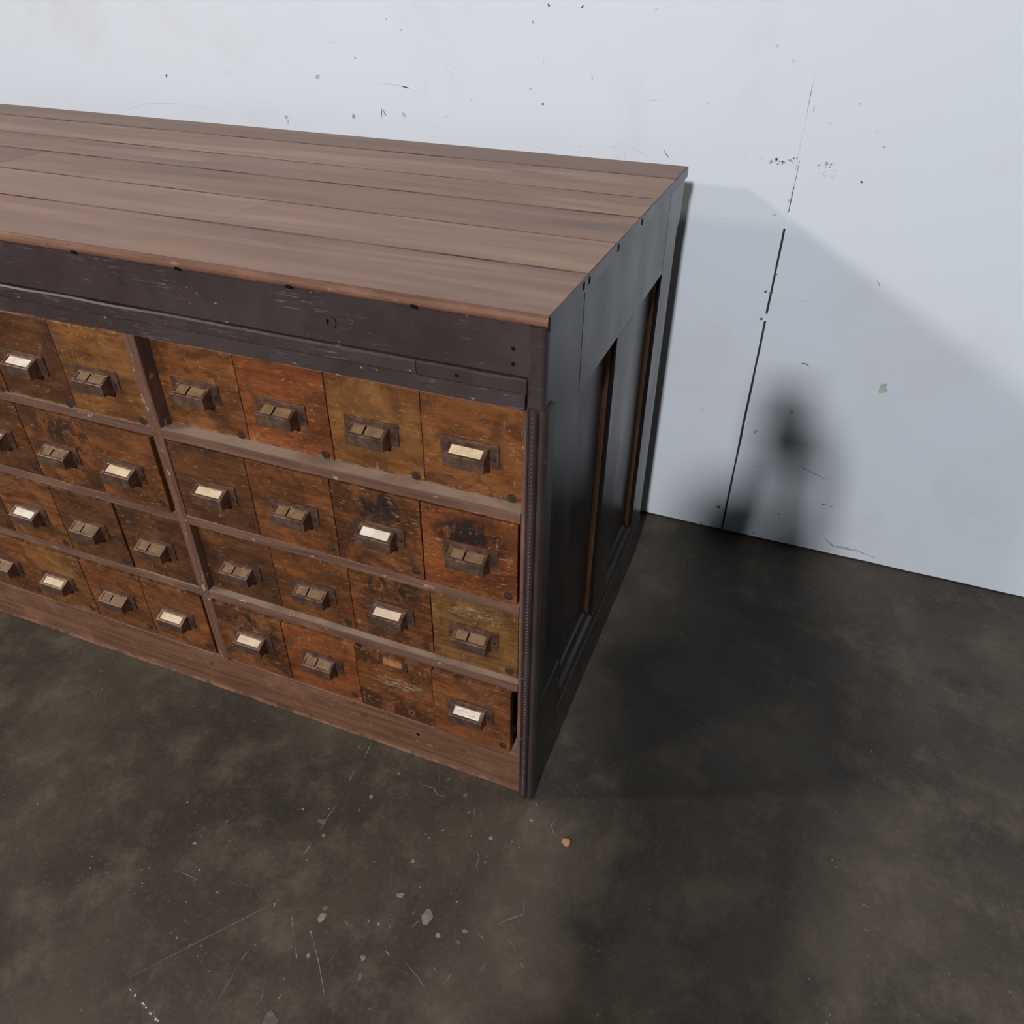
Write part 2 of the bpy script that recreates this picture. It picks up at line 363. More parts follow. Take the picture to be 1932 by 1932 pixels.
FLOOR_LINES = [(((-0.495,-0.552),(-0.372,-0.393),(-0.345,-0.359)),0.0013,1),
 (((-0.428,-0.573),(-0.399,-0.533)),0.0011,0),
 (((-0.556,-0.378),(-0.526,-0.378),(-0.496,-0.378)),0.0016,1),
 (((-0.460,-0.383),(-0.449,-0.385)),0.0031,1),
 (((-0.347,-0.360),(-0.344,-0.371)),0.0031,1),
 (((-0.344,-0.371),(-0.346,-0.391),(-0.341,-0.439)),0.0010,0),
 (((-0.341,-0.445),(-0.343,-0.464)),0.0019,1),
 (((-0.343,-0.464),(-0.339,-0.507),(-0.339,-0.564)),0.0020,0),
 (((-0.307,-0.370),(-0.299,-0.380),(-0.284,-0.398)),0.0020,1),
 (((-0.265,-0.378),(-0.253,-0.388)),0.0032,1),
 (((-0.253,-0.388),(-0.223,-0.417),(-0.181,-0.462)),0.0019,1),
 (((-0.210,-0.434),(-0.203,-0.404),(-0.206,-0.372)),0.0009,0),
 (((-0.270,-0.413),(-0.258,-0.427)),0.0028,1),
 (((-0.351,-0.268),(-0.351,-0.257),(-0.350,-0.241)),0.0025,1),
 (((-0.351,-0.214),(-0.351,-0.199),(-0.351,-0.152)),0.0023,1),
 (((-0.355,-0.098),(-0.358,-0.073)),0.0026,1),
 (((-0.354,-0.039),(-0.361,0.001)),0.0024,1),
 (((-0.220,-0.470),(-0.216,-0.508)),0.0013,0),
 (((-0.251,-0.481),(-0.250,-0.494)),0.0016,1),
 (((-0.282,-0.484),(-0.276,-0.498),(-0.279,-0.526)),0.0020,0),
 (((-0.260,-0.457),(-0.258,-0.465)),0.0021,1),
 (((-0.218,-0.344),(-0.205,-0.348)),0.0022,1),
 (((-0.128,-0.362),(-0.114,-0.368)),0.0019,1),
 (((-0.204,0.009),(-0.178,-0.051)),0.0012,0),
 (((-0.223,-0.051),(-0.188,-0.051),(-0.177,-0.061),(-0.155,-0.060)),0.0019,1),
 (((-0.253,-0.102),(-0.238,-0.094),(-0.219,-0.092)),0.0012,0),
 (((-0.096,-0.057),(-0.087,-0.081)),0.0015,1),
 (((-0.085,-0.100),(-0.080,-0.108)),0.0015,0),
 (((-0.057,-0.140),(-0.046,-0.151),(-0.044,-0.169),(-0.036,-0.181)),0.0016,1),
 (((-0.036,-0.181),(-0.019,-0.194),(-0.007,-0.215),(0.003,-0.225),(0.015,-0.251),(0.008,-0.277)),0.0010,0),
 (((0.056,-0.190),(0.068,-0.219),(0.044,-0.239),(0.029,-0.256)),0.0015,1),
 (((0.055,-0.267),(0.069,-0.274),(0.078,-0.283)),0.0012,1),
 (((0.061,-0.019),(0.057,-0.040),(0.067,-0.056),(0.080,-0.060)),0.0014,1),
 (((0.095,-0.077),(0.099,-0.106)),0.0011,0),
 (((0.153,-0.118),(0.169,-0.124)),0.0016,1),
 (((-0.126,-0.361),(-0.115,-0.367)),0.0019,1),
 (((-0.086,-0.367),(-0.061,-0.377),(-0.034,-0.393)),0.0016,1),
 (((0.038,-0.319),(0.033,-0.334)),0.0016,1),
 (((-0.042,-0.356),(-0.030,-0.361)),0.0014,1),
 (((-0.011,-0.366),(-0.009,-0.354)),0.0014,1),
 (((0.090,-0.295),(0.099,-0.302)),0.0019,1),
 (((0.005,-0.279),(0.022,-0.284)),0.0017,1),
 (((-0.354,-0.099),(-0.357,-0.075)),0.0019,1),
 (((-0.176,-0.029),(-0.165,-0.015)),0.0022,1),
 (((-0.172,-0.234),(-0.166,-0.223)),0.0014,0),
 (((-0.103,-0.311),(-0.098,-0.297)),0.0023,1),
 (((0.154,-0.118),(0.169,-0.124)),0.0023,1),
 (((0.483,0.161),(0.502,0.148)),0.0021,0),
 (((0.495,0.033),(0.518,0.032),(0.555,0.025)),0.0019,0),
 (((0.615,0.019),(0.630,0.016)),0.0018,1)]
FLOOR_SPOTS = [(-0.554,-0.324,0.0042,1), (-0.256,-0.352,0.0086,1), (-0.260,-0.338,0.0046,0), (-0.245,-0.520,0.0113,0), (-0.145,-0.413,0.0060,0), (-0.156,-0.386,0.0047,1), (-0.243,-0.416,0.0038,1), (-0.405,-0.188,0.0030,1), (-0.457,-0.258,0.0017,1), (-0.511,-0.362,0.0024,1), (-0.338,-0.220,0.0035,1), (-0.625,-0.259,0.0024,1), (-0.527,-0.264,0.0026,1), (-0.302,-0.149,0.0033,0), (-0.358,-0.195,0.0083,0), (-0.466,-0.474,0.0022,1), (-0.339,-0.274,0.0028,1), (-0.495,-0.294,0.0014,1), (-0.359,-0.168,0.0015,1), (-0.245,-0.277,0.0016,1), (-0.291,-0.490,0.0016,1), (-0.270,-0.518,0.0013,1), (-0.086,-0.285,0.0121,1), (-0.149,-0.269,0.0071,1), (-0.056,-0.307,0.0044,1), (-0.016,-0.283,0.0049,1), (-0.019,-0.304,0.0058,0), (-0.270,-0.046,0.0042,1), (-0.123,-0.043,0.0046,0), (0.019,-0.045,0.0036,1), (-0.041,-0.108,0.0040,1), (0.016,-0.009,0.0027,1), (-0.157,-0.204,0.0036,1), (-0.107,-0.449,0.0029,0), (-0.177,-0.329,0.0030,1), (-0.160,-0.327,0.0030,1), (-0.000,-0.100,0.0026,1), (0.009,-0.147,0.0025,0), (0.025,-0.142,0.0025,0), (-0.066,-0.233,0.0013,1), (-0.050,-0.242,0.0021,1), (-0.101,-0.074,0.0030,1), (-0.296,-0.114,0.0037,1), (-0.032,-0.156,0.0036,0), (-0.223,-0.231,0.0033,0), (-0.148,-0.306,0.0025,0), (-0.087,-0.289,0.0013,2), (0.016,-0.106,0.0020,1), (-0.159,-0.146,0.0017,1), (-0.149,-0.151,0.0023,1), (-0.132,-0.127,0.0023,1), (0.572,0.074,0.0051,0), (0.565,0.085,0.0024,1), (0.462,-0.008,0.0023,0), (0.630,0.370,0.0029,1), (0.637,0.302,0.0028,0), (0.309,0.020,0.0012,1), (-0.480,-0.566,0.0015,2), (-0.477,-0.567,0.0012,1), (-0.467,-0.570,0.0018,2), (-0.464,-0.565,0.0012,0), (-0.447,-0.575,0.0018,2), (-0.443,-0.576,0.0016,2), (-0.438,-0.578,0.0018,2), (-0.427,-0.581,0.0019,2), (-0.424,-0.582,0.0014,2), (-0.416,-0.582,0.0018,1), (-0.412,-0.585,0.0019,2), (-0.407,-0.586,0.0022,2), (-0.421,-0.578,0.0028,0)]
WALL_LINES = [(((0.123,1.207),(0.125,1.215)),0.0022,1),
 (((0.219,1.109),(0.219,1.094)),0.0013,2),
 (((0.072,1.121),(0.076,1.109)),0.0016,0),
 (((-0.803,1.039),(-0.806,1.019)),0.0037,2),
 (((-0.801,1.037),(-0.792,1.022)),0.0033,2),
 (((-0.819,1.093),(-0.775,1.095),(-0.723,1.089)),0.0050,0),
 (((-0.936,1.178),(-0.913,1.175)),0.0035,0),
 (((-1.629,0.986),(-1.554,1.005),(-1.451,1.011),(-1.339,1.007),(-1.274,0.997),(-1.230,0.981)),0.0021,0),
 (((-0.740,1.092),(-0.719,1.088)),0.0053,0),
 (((-0.262,1.139),(-0.262,1.127)),0.0033,1),
 (((-0.182,1.009),(-0.144,0.994),(-0.102,0.976)),0.0038,0),
 (((-0.178,1.003),(-0.172,0.975)),0.0021,0),
 (((-0.084,1.002),(-0.076,0.989),(-0.069,0.983)),0.0024,2),
 (((-0.378,1.164),(-0.378,1.157)),0.0017,1),
 (((0.314,0.546),(0.324,0.546),(0.336,0.541)),0.0037,2),
 (((0.370,0.260),(0.408,0.249),(0.450,0.233)),0.0046,1),
 (((0.448,0.158),(0.465,0.158)),0.0042,2),
 (((0.431,0.769),(0.441,0.755)),0.0036,1),
 (((0.482,0.054),(0.512,0.030),(0.541,0.032),(0.575,0.033),(0.626,0.022)),0.0071,1),
 (((0.266,0.235),(0.275,0.231)),0.0032,1),
 (((0.145,0.011),(0.156,0.010)),0.0036,2),
 (((0.213,0.697),(0.290,0.700),(0.372,0.702)),0.0017,0),
 (((0.211,0.485),(0.223,0.485)),0.0024,1),
 (((0.187,0.684),(0.205,0.683)),0.0022,0),
 (((-0.141,1.096),(-0.088,1.099)),0.0029,0),
 (((-0.452,0.997),(-0.340,0.970)),0.0026,0)]
WALL_SPOTS = [(0.164,0.996,0.0018,1), (0.178,0.996,0.0022,1), (0.164,0.999,0.0030,1), (0.181,0.997,0.0018,0), (0.163,1.000,0.0028,1), (0.193,0.997,0.0012,1), (0.153,0.992,0.0026,1), (0.178,0.995,0.0027,1), (0.195,1.000,0.0024,1), (0.177,0.992,0.0027,0), (0.152,0.995,0.0016,1), (0.176,0.996,0.0016,1), (0.198,0.998,0.0021,1), (0.185,0.993,0.0024,0), (0.200,0.994,0.0023,0), (0.190,1.000,0.0021,1), (0.183,0.995,0.0015,1), (0.165,1.001,0.0020,1), (0.206,1.005,0.0026,1), (0.200,1.005,0.0019,1), (0.199,1.004,0.0022,0), (0.172,0.996,0.0021,1), (0.180,0.992,0.0017,0), (0.156,0.995,0.0029,1), (0.166,0.999,0.0024,1), (0.169,0.991,0.0028,1), (0.272,0.975,0.0016,1), (0.278,0.999,0.0023,1), (0.266,0.982,0.0020,0), (0.270,0.994,0.0014,0), (0.255,0.988,0.0018,0), (0.270,0.984,0.0012,1), (0.278,0.988,0.0019,0), (0.276,0.994,0.0017,1), (0.259,0.980,0.0023,0), (0.277,0.993,0.0018,0), (0.268,0.992,0.0015,1), (0.267,0.978,0.0012,0), (0.293,0.983,0.0012,1), (0.266,0.977,0.0014,0), (0.346,0.970,0.0029,2), (0.268,0.999,0.0042,1), (0.287,0.987,0.0037,0), (0.284,0.977,0.0053,0), (0.254,0.995,0.0026,1), (0.130,0.999,0.0038,0), (0.183,0.885,0.0028,1), (0.371,1.040,0.0025,1), (0.305,1.116,0.0022,1), (0.351,1.068,0.0054,0), (0.159,1.186,0.0039,0), (0.001,1.099,0.0037,0), (0.257,1.077,0.0050,0), (0.208,0.919,0.0033,1), (0.096,0.999,0.0027,0), (-1.464,1.077,0.0038,2), (-0.982,1.099,0.0067,1), (-1.092,1.000,0.0048,1), (-1.090,0.989,0.0056,3), (-0.887,1.015,0.0053,1), (-0.744,1.031,0.0044,3), (-0.866,1.146,0.0028,1), (-0.772,1.229,0.0017,1), (-0.735,1.208,0.0020,1), (-1.263,1.098,0.0056,0), (-0.369,1.266,0.0032,2), (-0.293,1.266,0.0034,2), (-0.405,1.235,0.0026,1), (-0.408,1.104,0.0028,1), (-0.376,1.075,0.0035,2), (-0.557,1.072,0.0018,1), (-0.601,1.138,0.0029,0), (-0.605,1.128,0.0029,0), (-0.740,1.028,0.0039,3), (-0.559,0.972,0.0035,0), (-0.282,0.992,0.0029,0), (-0.203,0.996,0.0028,0), (-0.627,1.032,0.0027,0), (-0.354,1.040,0.0021,0), (-0.134,1.265,0.0042,0), (0.321,0.412,0.0059,1), (0.244,0.336,0.0062,1), (0.221,0.358,0.0031,1), (0.479,0.157,0.0026,2), (0.353,0.096,0.0044,1), (0.312,0.185,0.0027,1), (0.237,0.050,0.0035,1), (0.512,0.514,0.0134,4), (0.198,0.710,0.0039,2), (0.200,0.642,0.0041,2), (0.211,0.708,0.0039,2), (0.190,0.078,0.0052,2), (0.206,0.776,0.0025,1), (0.213,0.753,0.0034,2), (0.098,0.372,0.0063,0), (0.058,0.695,0.0027,0), (0.299,0.016,0.0041,3), (0.374,0.015,0.0034,3)]
# ------------------------------------------------------------------ setting: floor and wall
D, W, SEAM = 0.885, 1.0324, 0.2107
bm = bmesh.new(); box(bm, -5.0, 4.0, -7.5, W + .03, -.12, 0.0)
floor = link('floor', bm, 'floor'); floor['kind'] = 'structure'
floor['label'] = 'dark oily concrete floor with pale scratches and paint spots'
bm = bmesh.new(); box(bm, -5.0, 4.0, W + .0125, W + .13, 0.0, 4.6)
wall = link('wall_back', bm, 'gap'); wall['kind'] = 'structure'
wall['label'] = 'white painted plywood wall behind the cabinet'

def panel(x0, x1, z0, z1, seed, jag_left, jag_right):
    rd = random.Random(seed); bm = bmesh.new()
    pts = []
    nb = 60
    for i in range(nb + 1):                         # bottom edge, chipped
        x = x0 + (x1 - x0) * i / nb; pts.append((x, z0 + abs(rd.gauss(0, .0011))))
    nv = 90
    for i in range(1, nv):
        z = z0 + (z1 - z0) * i / nv
        if jag_right and z < 1.25: pts.append((x1 - abs(rd.gauss(0, .0005)), z))
    pts.append((x1, z1)); pts.append((x0, z1))
    for i in range(1, nv):
        z = z1 + (z0 - z1) * i / nv
        if jag_left and z < 1.25: pts.append((x0 + abs(rd.gauss(0, .0005)), z))
    prism(bm, pts, 'y', W, W + .0125)
    return link('panel', bm, 'wall', wall)
panel(-5.0, SEAM - .0022, .0035, 4.6, 3, False, True)
panel(SEAM + .0022, 4.0, .0035, 4.6, 4, True, False)
# paint that bridges the seam higher up, and once lower down
for z0, z1, y, w_ in ((.857, .892, .0012, .0030), (1.0, 4.59, .0002, .0030), (.638, .655, .0006, .0030)):
    bbox('seam_filler', SEAM - w_, SEAM + w_, W + y, W + .0122, z0, z1, 'wall', wall, .0002)
bbox('seam_filler', SEAM - .0026, SEAM + .0006, W + .001, W + .0122, .892, .945, 'wall', wall, .0002)
bbox('seam_filler', SEAM - .0026, SEAM + .0015, W + .0008, W + .0122, .945, 1.0, 'wall', wall, .0002)

def mark_floor(P, mat, z):
    bm = bmesh.new(); bm.faces.new([bm.verts.new((x, y, z)) for x, y in P])
    if bm.faces[:][0].normal.z < 0 if False else False: pass
    bmesh.ops.recalc_face_normals(bm, faces=bm.faces)
    for f in bm.faces:
        f.normal_update()
        if f.normal.z < 0: f.normal_flip()
    return bm
rd = random.Random(21)
def strip(name, L, R_, place, mat, parent):
    bm = bmesh.new(); A = [bm.verts.new(place(p)) for p in L]; B = [bm.verts.new(place(p)) for p in R_]
    for i in range(len(A) - 1): bm.faces.new((B[i], B[i + 1], A[i + 1], A[i]))
    return link(name, bm, mat, parent)
def spot(name, c, pts, place, mat, parent):
    bm = bmesh.new(); bm.faces.new([bm.verts.new(place((c[0] + u, c[1] + v))) for u, v in pts])
    return link(name, bm, mat, parent)
for i, (pts, w, c) in enumerate(FLOOR_LINES):
    L, R_ = ribbon_pts(pts, w * 1.0, rd)
    strip('scratch', L, R_, lambda p: (p[0], p[1], .0004), 'f%d' % c, floor)
for x, y, r, c in FLOOR_SPOTS:
    spot('paint_spot', (x, y), blob_pts(r, 11, rd, rd.uniform(.55, 1)), lambda p: (p[0], p[1], .0005), 'f%d' % c, floor)
for i, (pts, w, c) in enumerate(WALL_LINES):
    L, R_ = ribbon_pts(pts, w, rd)
    strip('scuff_mark', L, R_, lambda p: (p[0], W - .0005, p[1]), 'w%d' % c, wall)
for x, z, r, c in WALL_SPOTS:
    spot('scuff_mark', (x, z), blob_pts(r, 10, rd, rd.uniform(.5, .95)), lambda p: (p[0], W - .0006, p[1]), 'w%d' % c, wall)

# orange wood chip lying on the floor
rd = random.Random(5)
pp = [(.0035, .009), (.008, .004), (.0085, -.004), (.004, -.0085), (-.003, -.006), (-.0075, -.001), (-.0085, .006), (-.003, .0075)]
bm = bmesh.new(); prism(bm, pp, 'z', 0.0002, .0028)
for v in bm.verts:
    if v.co.z > .001: v.co.z += rd.uniform(-.0008, .0010); v.co.x *= .9; v.co.y *= .9
chip = link('wood_chip', bm, 'chip', loc=(.094, -.064, 0))
chip['label'] = 'small orange splinter of wood lying on the dark floor'; chip['category'] = 'wood chip'

# ------------------------------------------------------------------ the cabinet
LEN = 2.105
cab = bpy.data.objects.new('drawer_cabinet', None); COL.objects.link(cab)
cab['label'] = 'long antique wooden counter cabinet with rows of small drawers against the white wall'
cab['category'] = 'cabinet'

# --- top boards
edges_y = [0.0, .168, .318, .470, .598, .765, D]
rd = random.Random(31)
joints = {0: [-1.15], 1: [-.634], 2: [-1.32], 3: [-.95], 4: [], 5: []}
for k in range(6):
    xs = [-LEN] + sorted(joints[k]) + [0.0]
    for a, b in zip(xs, xs[1:]):
        bm = bmesh.new(); dz = rd.uniform(-.0006, .0004)
        y0, y1 = edges_y[k] + (.0010 if k else .004), edges_y[k + 1] - .0010
        box(bm, a + .0004, b - .0004, y0, y1, .984, 1.0 + dz)
        bevel(bm, .0006, 1)
        link('plank', bm, 'top', cab)
for yy in edges_y[1:-1]:
    bbox('seam_shade', -LEN + .001, -.0012, yy - .0011, yy + .0011, .984, 1.0005, 'dirt_or_shade', cab, 0)  # strip over the lit joint edges, joint shade put in as dark colour
bbox('sub_top', -LEN + .004, -.004, .006, D - .003, .9785, .9835, 'black', cab, 0)
# rounded front edge, worn to red-brown
prof = [(.0036, .9997), (.0036, .9850), (.0000, .9850), (-.0022, .9860), (-.0031, .9885), (-.0029, .9920), (-.0014, .9970), (.0010, .9994)]
bm = bmesh.new(); prism(bm, prof, 'x', -LEN, 0.0); link('nosing', bm, 'nose', cab)
for x in (-.5691, -.378, -.1854, -.765, -.96, -1.18):
    bbox('nail_notch', x - .0045, x + .0045, -.0040, .001, .9835, .9888, 'black', cab, .0004)
# end of the top, painted
bbox('end_trim', -.0003, .0020, .001, D, .9790, .9988, 'side', cab, .0006)
for y in (.4782, .3235, .1681, .1412):
    bbox('nail_notch', -.001, .0026, y - .0035, y + .0035, .9860, .9965, 'black', cab, .0003)

# --- front: frieze board and two strips under it
ragged('frieze_board', -LEN + .025, -.0255, .0005, .020, .9120, .9842, 'dark', cab, 40, .0003, .0003, 0, 1)
ragged('frieze_strip', -.1862, -.0252, -.0062, .018, .8885, .9108, 'dark', cab, 12, .0007, .0004, .0006, 2, .0026)
ragged('frieze_strip', -LEN + .025, -.1875, -.0056, .018, .8885, .9105, 'dark', cab, 40, .0008, .0004, .0005, 3, .0026)
ragged('frieze_lip', -LEN + .025, -.0285, -.0018, .020, .8630, .8878, 'dark', cab, 60, .0004, .0009, .0006, 4)
ragged('lip_edge', -LEN + .03, -.036, .0004, .020, .8606, .8634, 'lip', cab, 60, .0002, .0009, 0, 5, .0004)
# keyhole escutcheon and nail heads in the frieze
bm = bmesh.new(); cyl(bm, (-.3208, .0008, .9431), .0095, .0012, seg=22); link('keyhole_plate', bm, 'dark', cab)
bm = bmesh.new(); cyl(bm, (-.3240, -.0003, .9445), .0026, .0005, seg=14)
box(bm, -.3252, -.3228, -.0008, -.0003, .9385, .9440); link('keyhole', bm, 'black', cab)
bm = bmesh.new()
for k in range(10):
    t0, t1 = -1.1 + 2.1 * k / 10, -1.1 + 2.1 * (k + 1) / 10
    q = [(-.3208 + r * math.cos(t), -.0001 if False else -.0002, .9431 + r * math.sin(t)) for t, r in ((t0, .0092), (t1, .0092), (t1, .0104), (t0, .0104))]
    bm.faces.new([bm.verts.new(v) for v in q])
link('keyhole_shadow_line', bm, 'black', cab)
for x, z in ((-.0468, .9495), (-.0466, .9281), (-.1255, .8999)):
    bm = bmesh.new(); cyl(bm, (x, .0006 if z > .91 else -.0060, z), .0026, .0010, seg=12); link('nail_head', bm, 'black', cab)

# --- grid: openings
COLS = (-.697, -.5305, -.3645, -.2005, -.0335)          # drawer joints of the right-hand bay
BAY = .6835                                             # bay pitch
ROWS = ((.6903, .8612), (.5050, .6704), (.3180, .4840), (.1270, .2970))   # opening bottom, top
RAILS = ((.6704, .6903), (.4840, .5050), (.2970, .3180))
for bay in range(3):
    off = -BAY * bay
    for k, (a, b) in enumerate(RAILS):
        ragged('rail', -.6968 + off, -.0325 + off, 0.0 + .0004 * k, .060, a, b, 'rail', cab, 34, .0006, .0007, .0008, 10 * bay + k, .0010)
    bm = bmesh.new(); box(bm, -.7205 + off, -.6970 + off, .0002, .30, .1165, .8625); bevel(bm, .0012)
    if bay < 2: link('divider', bm, 'post', cab)
    else: bm.free()
ragged('bottom_rail', -LEN + .03, -.0325, .0065, .06, .1120, .1270, 'rail', cab, 50, .0005, .0004, .0005, 41)
# right-hand jamb strip beside the drawers
bbox('jamb', -.0325, -.0258, .0015, .30, .1165, .8625, 'post', cab, .001)
bbox('jamb', -LEN + .026, -.6970 - 2 * BAY, .0015, .30, .1165, .8625, 'post', cab, .001)
# base board, frayed along the floor
ragged('plinth', -LEN + .026, -.0265, .0045, .024, .0012, .1165, 'plinth', cab, 70, .0006, .0011, .0006, 43, .0016)
bm = bmesh.new(); cyl(bm, (-.2465, .0055, .0760), .0042, .0014, seg=12); link('nail_head', bm, 'black', cab)
# carcass behind the drawers
bm = bmesh.new()
box(bm, -LEN + .02, -.030, .32, .335, .02, .975)
link('carcass_back', bm, 'black', cab)
# guide on the divider, seen in the set-back top row
bbox('drawer_guide', -.6972, -.6925, .012, .30, .6903, .7030, 'post', cab, .0006)

# --- right corner: rounded post above, reeded pilaster below
def arc(cx, cy, r, a0, a1, n):
    return [(cx + r * math.cos(math.radians(a0 + (a1 - a0) * i / n)), cy + r * math.sin(math.radians(a0 + (a1 - a0) * i / n))) for i in range(n + 1)]
bm = bmesh.new()
prof = [(-.0212, .03), (-.0212, -.0028)] + arc(-.0085, .0050, .0085, -88, 0, 8) + [(0.0, .03)]
prof = [(-.0212, .03), (-.0212, -.0034), (-.0090, -.0034)] + arc(-.0085, .0050, .0084, -85, 0, 8) + [(0.0, .03)]
prism(bm, prof, 'z', .8700, .9845); link('corner_post', bm, 'dark', cab)
bbox('corner_fillet', -.0252, -.0214, -.0016, .02, .8690, .9842, 'dark', cab, .0005)
# curved stop at the foot of the rounded post
bm = bmesh.new(); n = 8
ring = []
for i in range(n + 1):
    t = math.pi * i / n
    ring.append((-.0105 + .0108 * -math.cos(t), .8700 - .0055 * math.sin(t)))
prism(bm, ring + [(.0003, .8705), (-.0213, .8705)], 'y', -.0034, .028); link('post_stop', bm, 'dark', cab)
prof = [(-.0262, .03), (-.0262, .0002), (-.0236, -.0008), (-.0222, .0016)]
prof += arc(-.0155, -.0002, .0062, 195, 345, 8)
prof += [(-.0082, .0016)]
prof += arc(-.0028, -.0002, .0052, 195, 345, 8)
prof += [(.0040, .0012), (.0048, .004), (.0048, .03)]
bm = bmesh.new(); prism(bm, prof, 'z', 0.0, .8690); link('reeded_pilaster', bm, 'dark', cab)
# slanted bead cut along the reed
bm = bmesh.new()
for i in range(118):
    z = .012 + i * .0072
    if z > .862: break
    a = [(-.0172, -.0062, z), (-.0150, -.0064, z + .0012), (-.0134, -.0062, z + .0050), (-.0156, -.0064, z + .0036)]
    top_ = [bm.verts.new(v) for v in a]; c = bm.verts.new((-.0153, -.0080, z + .0024))
    for k in range(4): bm.faces.new((top_[k], top_[(k + 1) % 4], c))
bmesh.ops.recalc_face_normals(bm, faces=bm.faces)
link('bead_carving', bm, 'bead', cab, kind='stuff')
# left end pilaster
bm = bmesh.new(); prism(bm, [(-LEN + .026 - (x + .0262) * 0 - .0 + 0, y) if False else (-LEN - x, y) for x, y in prof][::-1], 'z', 0.0, .9780); link('reeded_pilaster', bm, 'dark', cab)

# --- right end: frame and two sunk panels
PX = -.017
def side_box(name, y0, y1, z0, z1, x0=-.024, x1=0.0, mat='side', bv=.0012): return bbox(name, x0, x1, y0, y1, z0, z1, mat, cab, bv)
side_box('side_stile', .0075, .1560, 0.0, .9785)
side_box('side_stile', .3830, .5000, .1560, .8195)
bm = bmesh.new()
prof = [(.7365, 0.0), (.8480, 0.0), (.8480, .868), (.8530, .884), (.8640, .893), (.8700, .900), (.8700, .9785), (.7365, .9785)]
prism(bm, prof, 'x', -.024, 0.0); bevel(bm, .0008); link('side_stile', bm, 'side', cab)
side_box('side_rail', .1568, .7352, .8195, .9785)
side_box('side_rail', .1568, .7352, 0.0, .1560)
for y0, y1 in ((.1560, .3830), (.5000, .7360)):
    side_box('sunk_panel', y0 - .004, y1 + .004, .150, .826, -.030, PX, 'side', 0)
    # sloped moulding round the sunk panel: rear upright and sill catch the light
    for yy, sg in ((y1, -1), (y0, 1)):
        bm = bmesh.new(); prism(bm, [(-.0004, yy - sg * .0002), (-.0070, yy + sg * .0010), (-.0070, yy + sg * .0030), (-.0085, yy + sg * .0030), (-.0085, yy - sg * .0002)], 'z', .1565, .8190)
        link('panel_moulding', bm, 'black', cab)  # outer step coloured black to stand for its unlit face
        bm = bmesh.new(); prism(bm, [(-.0084, yy - sg * .0002), (-.0084, yy + sg * .0045), (-.0105, yy + sg * .0065), (-.0145, yy + sg * .0100), (PX, yy + sg * .0110), (PX, yy - sg * .0002)], 'z', .1565, .8190)
        link('panel_bead', bm, 'reveal', cab)
    bm = bmesh.new(); prism(bm, [(-.0005, .1558), (-.0060, .1640), (-.0085, .1640), (-.0130, .1740), (PX, .1770), (PX, .1558)], 'y', y0, y1)
    link('panel_sill', bm, 'side', cab)
side_box('base_block', .0090, .1340, .0005, .2630, -.001, .0022, 'side', .0008)
side_box('side_skirting', .1340, .8470, .0005, .1180, -.001, .0022, 'side', .0008)
# left end and back
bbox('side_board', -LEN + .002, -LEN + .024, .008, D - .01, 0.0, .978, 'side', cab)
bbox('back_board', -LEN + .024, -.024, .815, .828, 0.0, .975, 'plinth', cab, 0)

# --- drawers
HOOD_W = .066
def hood_mesh():
    """card pull: tipped frame with a window on top, closed cheeks, upright finger lip"""
    h = HOOD_W / 2; bm = bmesh.new(); y0, z0 = -.0030, -.0060; y1, z1 = -.0262, -.0172; zb = -.0372
    s = Vector((0, y1 - y0, z1 - z0)); Ls = s.length; s.normalize(); nrm = Vector((0, s.z, -s.y)); nrm = -nrm if nrm.z < 0 else nrm
    o = Vector((0, y0, z0)); t = .0018
    def bar(xa, xb, a, b, th=t):
        P = []
        for w in (0, th):
            for u in (a, b):
                for x in (xa, xb):
                    q = o + s * u - nrm * w; P.append(bm.verts.new((x, q.y, q.z)))
        for f in ((0, 1, 3, 2), (4, 6, 7, 5), (0, 4, 5, 1), (2, 3, 7, 6), (0, 2, 6, 4), (1, 5, 7, 3)): bm.faces.new([P[i] for i in f])
    bar(-h, h, 0, .0050); bar(-h, h, Ls - .0042, Ls); bar(-h, -h + .0060, .0050, Ls - .0042); bar(h - .0060, h, .0050, Ls - .0042)
    # lip
    box(bm, -h, h, y1, y1 + .0016, zb, z1)
    # cheeks
    for x in (-h, h - .0014):
        P = [(x, y0, z0), (x, y1, z1), (x, y1, zb), (x, y0, zb - .0035)]
        A = [bm.verts.new(p) for p in P]; B = [bm.verts.new((p[0] + .0014, p[1], p[2])) for p in P]
        for i in range(4): bm.faces.new((A[i], A[(i + 1) % 4], B[(i + 1) % 4], B[i]))
        bm.faces.new(A[::-1]); bm.faces.new(B)
    bmesh.ops.recalc_face_normals(bm, faces=bm.faces)
    bevel(bm, .00065, 2)
    me = bpy.data.meshes.new('pull_hood'); bm.to_mesh(me); bm.free(); me.materials.append(M['metal'])
    return me, o, s, nrm, Ls
HOOD, HO, HS, HN, HL = hood_mesh()
def on_slope(x, u, lift): q = HO + HS * u + HN * lift; return (x, q.y, q.z)
def slab(xa, xb, a, b, top_, th, mat, name):
    bm = bmesh.new(); P = []
    for w in (top_, top_ - th):
        for u in (a, b):
            for x in (xa, xb): P.append(bm.verts.new(on_slope(x, u, w)))
    for f in ((0, 1, 3, 2), (4, 6, 7, 5), (0, 4, 5, 1), (2, 3, 7, 6), (0, 2, 6, 4), (1, 5, 7, 3)): bm.faces.new([P[i] for i in f])
    bmesh.ops.recalc_face_normals(bm, faces=bm.faces)
    me = bpy.data.meshes.new(name); bm.to_mesh(me); bm.free(); me.materials.append(M[mat]); return me
wx = HOOD_W / 2 - .0055
SPR_L = slab(-wx, -.0060, .0045, HL - .0038, -.0012, .0008, 'holder', 'card_clip')
SPR_R = slab(-.0026, wx, .0045, HL - .0038, -.0012, .0008, 'holder', 'card_clip')
